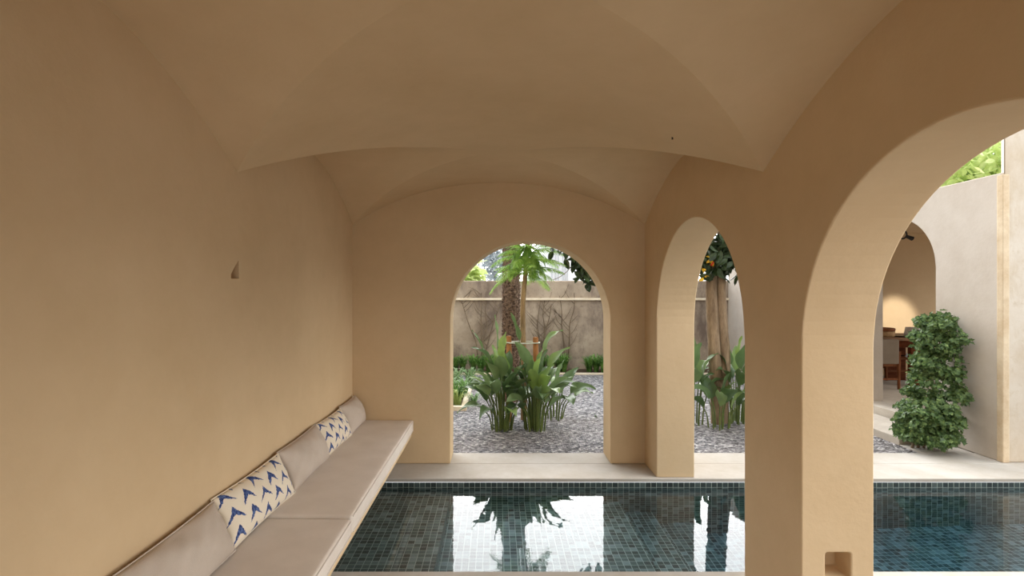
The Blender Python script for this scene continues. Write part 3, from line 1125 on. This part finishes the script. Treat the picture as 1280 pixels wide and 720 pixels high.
# ivy against the courtyard wall
iv = thing('climbing_plant', 'dense green climbing plant bushing out from the white courtyard wall', 'climber', (4.75, 5.85, 0))
spine = [((1156, 556), 1.09, 0.26), ((1157, 535), 1.09, 0.30), ((1160, 512), 1.095, 0.31), ((1172, 480), 1.105, 0.30), ((1179, 455), 1.105, 0.28), ((1185, 430), 1.11, 0.28), ((1191, 406), 1.11, 0.23)]
els = []
for (p, d, r) in spine:
    c = at(p[0], p[1], d)
    els.append(ellipsoid((min(c.x, XG - 0.14), c.y + 0.02, max(c.z, 0.22)), (r * 0.86, r * 0.86, 0.16), 0.5))
    for _ in range(7):
        a, e = random.uniform(PI * 0.7, PI * 2.1), random.uniform(-1, 1)
        els.append(ellipsoid((min(c.x, XG - 0.14) + r * 0.72 * math.cos(a), c.y + r * 0.72 * math.sin(a), max(c.z, 0.2) + 0.12 * e), (0.11, 0.11, 0.06), 0.2))
smp0 = multi(els, [3.0 if i % 8 == 0 else 0.8 for i in range(len(els))])


def ivy_s():
    while True:
        p, _ = smp0()
        if p.x < XG - 0.075 and p.z > 0.06:
            n_ = Vector((-0.55, -0.6, 0.55))
            return p, n_


link('foliage', leaf_cloud(6000, ivy_s, 0.062, 0.8, lobed=True, sag=0.8, nj=0.7), M['ivy'], iv)
for k in range(4):
    b = at(1140 + 7 * k, 562, 1.1)
    bm = bmesh.new()
    m1 = at(1150 + 5 * k, 530, 1.11)
    m2 = at(1172, 470, 1.125)
    m3 = at(1188 - 4 * k, 400, 1.135)
    pth = smooth_path([(b.x, b.y, -0.01), m1, m2, m3], 6)
    tube(bm, pth, [0.016 - 0.011 * i / (len(pth) - 1) for i in range(len(pth))], 7)
    link('stem', bm, M['twig'], iv)
for px, py in ((1224, 437), (1207, 517), (1213, 480)):
    c = at(px, py, 1.09)
    bm = leaf_cloud(14, lambda c=c: (c + Vector((random.uniform(-.12, .03), 0.05 + random.uniform(-.05, .05), random.uniform(-.04, .03))), Vector((-.4, -.7, .5))), 0.07, 0.75, lobed=True)
    link('sprig', bm, M['ivy'], iv)

# bare climbers on the garden wall
def vine(px, spread, label, forks):
    b = at(px, 452, 2.19)
    v = thing('bare_climber', label, 'climber', (b.x, YG - 0.03, 0))
    for k, (dx0, dx1, top) in enumerate(forks):
        bm = bmesh.new()
        tz = at(px, top, 2.19).z
        pts = [(b.x + 0.02 * k, YG - 0.03, 0.0)]
        for i in range(1, 6):
            t_ = i / 5
            pts.append((b.x + dx0 * min(1, t_ * 1.6) + (dx1 - dx0) * t_ * t_ + random.uniform(-0.03, 0.03), YG - 0.035, tz * t_))
        pth = smooth_path(pts, 4)
        tube(bm, pth, [0.020 - 0.014 * i / (len(pth) - 1) for i in range(len(pth))], 6)
        for _ in range(7):
            q = pth[random.randint(6, len(pth) - 2)]
            sgn = random.choice((-1, 1))
            tube(bm, smooth_path([q, q + Vector((sgn * 0.1, 0, 0.1)), q + Vector((sgn * random.uniform(.15, .3), 0.0, random.uniform(.18, .34)))], 3), [0.006] * 5 + [0.003] * 2, 5)
        link('stem', bm, M['twig'], v)


vine(603, 0.5, 'bare fan-shaped climber on the garden wall left of the palm trunk', [(-0.2, -0.45, 372), (0.0, -0.02, 366), (0.05, 0.1, 374), (0.1, 0.42, 378)])
vine(678, 0.3, 'bare climber on the garden wall just right of the slender trunk', [(-0.1, -0.06, 371), (0.05, 0.03, 376), (0.0, 0.2, 380)])
vine(708, 0.3, 'bare climber with two crossing stems furthest right on the garden wall', [(-0.05, -0.12, 370), (0.05, 0.2, 366)])


# strap-leaf tufts
def tuft(x, y, n, h, spread, mat, label, group, w=0.022, name='strap_leaf_plant'):
    bm = bmesh.new()
    for i in range(n):
        a = random.uniform(0, 2 * PI)
        r = spread * random.uniform(0.35, 1)
        hh = h * random.uniform(0.6, 1.1)
        s = Vector((-math.sin(a), math.cos(a), 0)) * w / 2
        o = Vector((math.cos(a), math.sin(a), 0))
        b = Vector((x, y, -0.01)) + o * random.uniform(0, 0.05)
        prev = None
        for k in range(6):
            t_ = k / 5
            p = b + o * r * t_ ** 1.4 + Vector((0, 0, hh * (1.9 * t_ - 1.15 * t_ * t_)))
            ww = 1 - t_ ** 3 * 0.92
            cur = (bm.verts.new(p - s * ww), bm.verts.new(p + s * ww))
            if prev:
                bm.faces.new((prev[0], prev[1], cur[1], cur[0])).smooth = True
            prev = cur
    o_ = link(name, bm, mat)
    return tag(o_, label, 'plant', group)


kx = at(583, 512, 1.447).x
struct('ground_back_bed', newbox(-3.1, XG, 2.06 * DD + 0.06, YG, -0.1, 0.0), M['soil'])
struct('kerb_back', newbox(-3.1, XG, 2.06 * DD, 2.06 * DD + 0.06, -0.1, 0.025, bevel=0.006), M['ledge'])
struct('ground_left_bed', newbox(-3.1, kx - 0.06, 1.447 * DD + 0.06, 1.77 * DD, -0.1, 0.01), M['soil'])
struct('kerb_left_front', newbox(-3.1, kx, 1.447 * DD, 1.447 * DD + 0.08, -0.1, 0.05, bevel=0.006), M['ledge'])
struct('kerb_left_side', newbox(kx - 0.08, kx, 1.447 * DD + 0.08, 1.77 * DD, -0.1, 0.05, bevel=0.006), M['ledge'])
struct('kerb_left_back', newbox(-3.1, kx + 0.5, 1.77 * DD, 1.77 * DD + 0.08, -0.1, 0.04, bevel=0.006), M['ledge'])
yb_ = (2.06 * DD + YG) / 2
for i in range(24):
    x = -1.35 + i * 0.165 + random.uniform(-0.05, 0.05)
    if 1.55 < x < 1.95:
        continue
    tuft(x, yb_ + random.uniform(-0.16, 0.05), 70, random.uniform(0.36, 0.48), 0.27, M['strap'], 'bright green strap-leaf tuft in the row along the foot of the garden wall', 'strap-leaf tufts along the garden wall')
for i in range(8):
    x = kx - 0.14 - (i % 4) * 0.24 + random.uniform(-0.04, 0.04)
    y = 1.447 * DD + 0.35 + (i // 4) * 0.6 + random.uniform(-0.1, 0.1)
    tuft(x, y, 80, random.uniform(0.34, 0.48), 0.34, M['strap'], 'narrow-leaved green tuft in the kerbed bed beyond the left pier of the wide arch', 'tufts in the kerbed bed', w=0.015)
for i in range(4):
    tuft(kx - 0.05 - i * 0.26, 1.77 * DD + 0.4, 60, 0.36, 0.32, M['variegated'], 'pale variegated tuft behind the kerbed bed', 'variegated tufts behind the bed', w=0.02)
tuft(at(592, 503, 1.54).x, 1.54 * DD, 30, 0.2, 0.25, M['variegated'], 'pale low tuft spilling over the kerb beside the paddle-leaf clump', None, w=0.02)
tuft(at(572, 500, 1.5).x, 1.5 * DD, 22, 0.34, 0.2, M['lime'], 'yellow-green tuft at the front kerb of the bed, brighter than its neighbours', None, w=0.04)
fl = at(746, 521, 1.37)
tag(link('fallen_leaf', leaf_cloud(1, lambda: (Vector((fl.x, fl.y, 0.002)), Vector((0, 0, 1))), 0.1, 0.55), M['strap']), 'single green leaf fallen on the open gravel', 'leaf')


# ------------------------------------------------------------------ beyond the walls
def far_tree(name, label, c, r, mat, n, size, trunk_r=0.1):
    t_ = thing(name, label, 'tree', (c[0], c[1], 0))
    bm = bmesh.new()
    pth = smooth_path([(c[0], c[1], -0.1), (c[0] + 0.05, c[1], c[2] * 0.5), (c[0], c[1], c[2])], 5)
    tube(bm, pth, [trunk_r * (1 - 0.5 * i / (len(pth) - 1)) for i in range(len(pth))], 10)
    link('trunk', bm, M['bark'], t_)
    sm = []
    for _ in range(8):
        v = Vector((random.gauss(0, 1), random.gauss(0, 1), random.gauss(0, 1))).normalized()
        sm.append(ellipsoid((c[0] + v.x * r[0] * .5, c[1] + v.y * r[1] * .5, c[2] + v.z * r[2] * .5), (r[0] * .55, r[1] * .55, r[2] * .55), 0.4))
    link('foliage', leaf_cloud(n, multi(sm, [1] * 8), size, 0.5), mat, t_)
    return t_


p = at(1250, 205, 2.05)
far_tree('garden_tree', 'sunlit yellow-green tree rising above the white courtyard wall', (p.x, p.y, p.z), (3.0, 1.6, 2.0), M['lime'], 7500, 0.2)
p = at(578, 343, 2.55)
far_tree('shrub_tree', 'lime-green leafy tree top showing over the garden wall, far left in the arch', (p.x - 0.05, p.y, p.z), (0.62, 0.6, 0.42), M['lime'], 420, 0.26, 0.06)
p = at(618, 322, 3.2)
far_tree('silver_tree', 'pale silvery tree beyond the garden wall, left of the palm trunk', (p.x, p.y, p.z), (0.85, 0.9, 1.1), M['silver'], 2200, 0.13, 0.08)
HY = 3.6 * DD
hx0, hx1 = at(676, 340, 3.6).x, at(860, 340, 3.6).x
hs = thing('house', 'white house with a battened wall beyond the garden wall, behind the hanging leaves', 'house', ((hx0 + hx1) / 2, HY, 0))
link('wall', newbox(hx0, hx1, HY, HY + 4, -0.1, 3.4), M['house'], hs)
for i in range(4):
    for px in (696, 704, 709, 717):
        pass
for px in (690, 694.5, 698, 703.5, 706.5, 709.5):
    x = at(px, 340, 3.6).x
    link('batten', newbox(x - 0.02, x + 0.02, HY - 0.03, HY, 0, 3.4), M['batten'], hs)
bm = bmesh.new()
x0, x1 = at(660, 340, 3.3).x, at(677, 340, 3.3).x
zb_, zt_ = at(660, 356, 3.3).z, at(660, 326, 3.3).z
ya, yb2 = 3.3 * DD, 3.3 * DD + 1.5
box(bm, x0 + 0.05, x1 - 0.05, ya + 0.05, yb2 - 0.05, -0.1, zb_)
link_h = thing('shed', 'small grey gabled shed beyond the garden wall, right of the slender trunk', 'shed', ((x0 + x1) / 2, ya, 0))
link('wall', bm, M['house'], link_h)
bm = bmesh.new()
xm = (x0 + x1) / 2
tri = [(x0, zb_), (x1, zb_), (xm, zt_)]
f_ = [bm.verts.new((x, ya, z)) for x, z in tri]
b_ = [bm.verts.new((x, yb2, z)) for x, z in tri]
bm.faces.new(f_)
bm.faces.new(b_[::-1])
for i in range(3):
    j = (i + 1) % 3
    bm.faces.new((f_[i], b_[i], b_[j], f_[j]))
bmesh.ops.recalc_face_normals(bm, faces=bm.faces)
link('roof', bm, M['roof'], link_h)

# ------------------------------------------------------------------ light
SKY, GLOW = 1.2, 6.0           # overcast dome, and a bright lobe added over the garden to whiten the pool
w = bpy.data.worlds.new('sky')
sc.world = w
w.use_nodes = True
nt = w.node_tree
nt.nodes.clear()
wo = nt.nodes.new('ShaderNodeOutputWorld')
bg = nt.nodes.new('ShaderNodeBackground')
tc = nt.nodes.new('ShaderNodeTexCoord')
dt = nt.nodes.new('ShaderNodeVectorMath')
dt.operation = 'DOT_PRODUCT'
dt.inputs[1].default_value = Vector((-0.05, 1.0, 0.62)).normalized()
nt.links.new(tc.outputs['Generated'], dt.inputs[0])
rp = nt.nodes.new('ShaderNodeValToRGB')
rp.color_ramp.elements[0].position = 0.72
rp.color_ramp.elements[0].color = (SKY * 0.93, SKY * 0.97, SKY, 1)
rp.color_ramp.elements[1].position = 0.93
rp.color_ramp.elements[1].color = (GLOW, GLOW, GLOW, 1)
rp.color_ramp.interpolation = 'EASE'
nt.links.new(dt.outputs['Value'], rp.inputs[0])
nt.links.new(rp.outputs[0], bg.inputs[0])
bg.inputs[1].default_value = 1.0
nt.links.new(bg.outputs[0], wo.inputs[0])


def light(kind, name, loc, rot, energy, color=(1, 1, 1), **kw):
    ld_ = bpy.data.lights.new(name, kind)
    ld_.energy = energy
    ld_.color = color
    for k_, v_ in kw.items():
        setattr(ld_, k_, v_)
    o = bpy.data.objects.new(name, ld_)
    o.location = loc
    o.rotation_euler = rot
    COL.objects.link(o)
    return o


def aim(o, direction):
    o.rotation_euler = Vector(direction).to_track_quat('-Z', 'Y').to_euler()


s = light('SUN', 'sun', (3, -3, 8), (0, 0, 0), 2.3, (1.0, 0.96, 0.9), angle=math.radians(50))
aim(s, (-0.86, 0.10, -0.44))
sp = light('SPOT', 'added_patch_spot', (6.4, 7.0, 2.6), (0, 0, 0), 330, (1.0, 0.92, 0.8), spot_size=math.radians(15), spot_blend=0.6, shadow_soft_size=0.08)  # unseen spot added to throw a bright patch on the dining room wall
aim(sp, (at(1118, 400, 1.85) - Vector((6.4, 7.0, 2.6))))

# ------------------------------------------------------------------ camera, view
cam = bpy.data.cameras.new('camera')
cam.sensor_width = 36.0
cam.lens = 655.0 / 1280.0 * 36.0
cam.shift_x = 19.0 / 1280.0
cam.shift_y = 2.6 / 1280.0
cam.clip_start = 0.02
co = bpy.data.objects.new('camera', cam)
co.location = (0, 0, EYE)
co.rotation_euler = (PI / 2, 0, 0)
COL.objects.link(co)
sc.camera = co
sc.view_settings.view_transform = 'Standard'
sc.view_settings.look = 'None'
sc.view_settings.gamma = 1.0
sc.view_settings.use_curve_mapping = False
sc.view_settings.exposure = 0.6
sc.cycles.max_bounces = 14
sc.cycles.diffuse_bounces = 8
sc.cycles.glossy_bounces = 6
sc.cycles.transmission_bounces = 8
sc.cycles.use_denoising = True
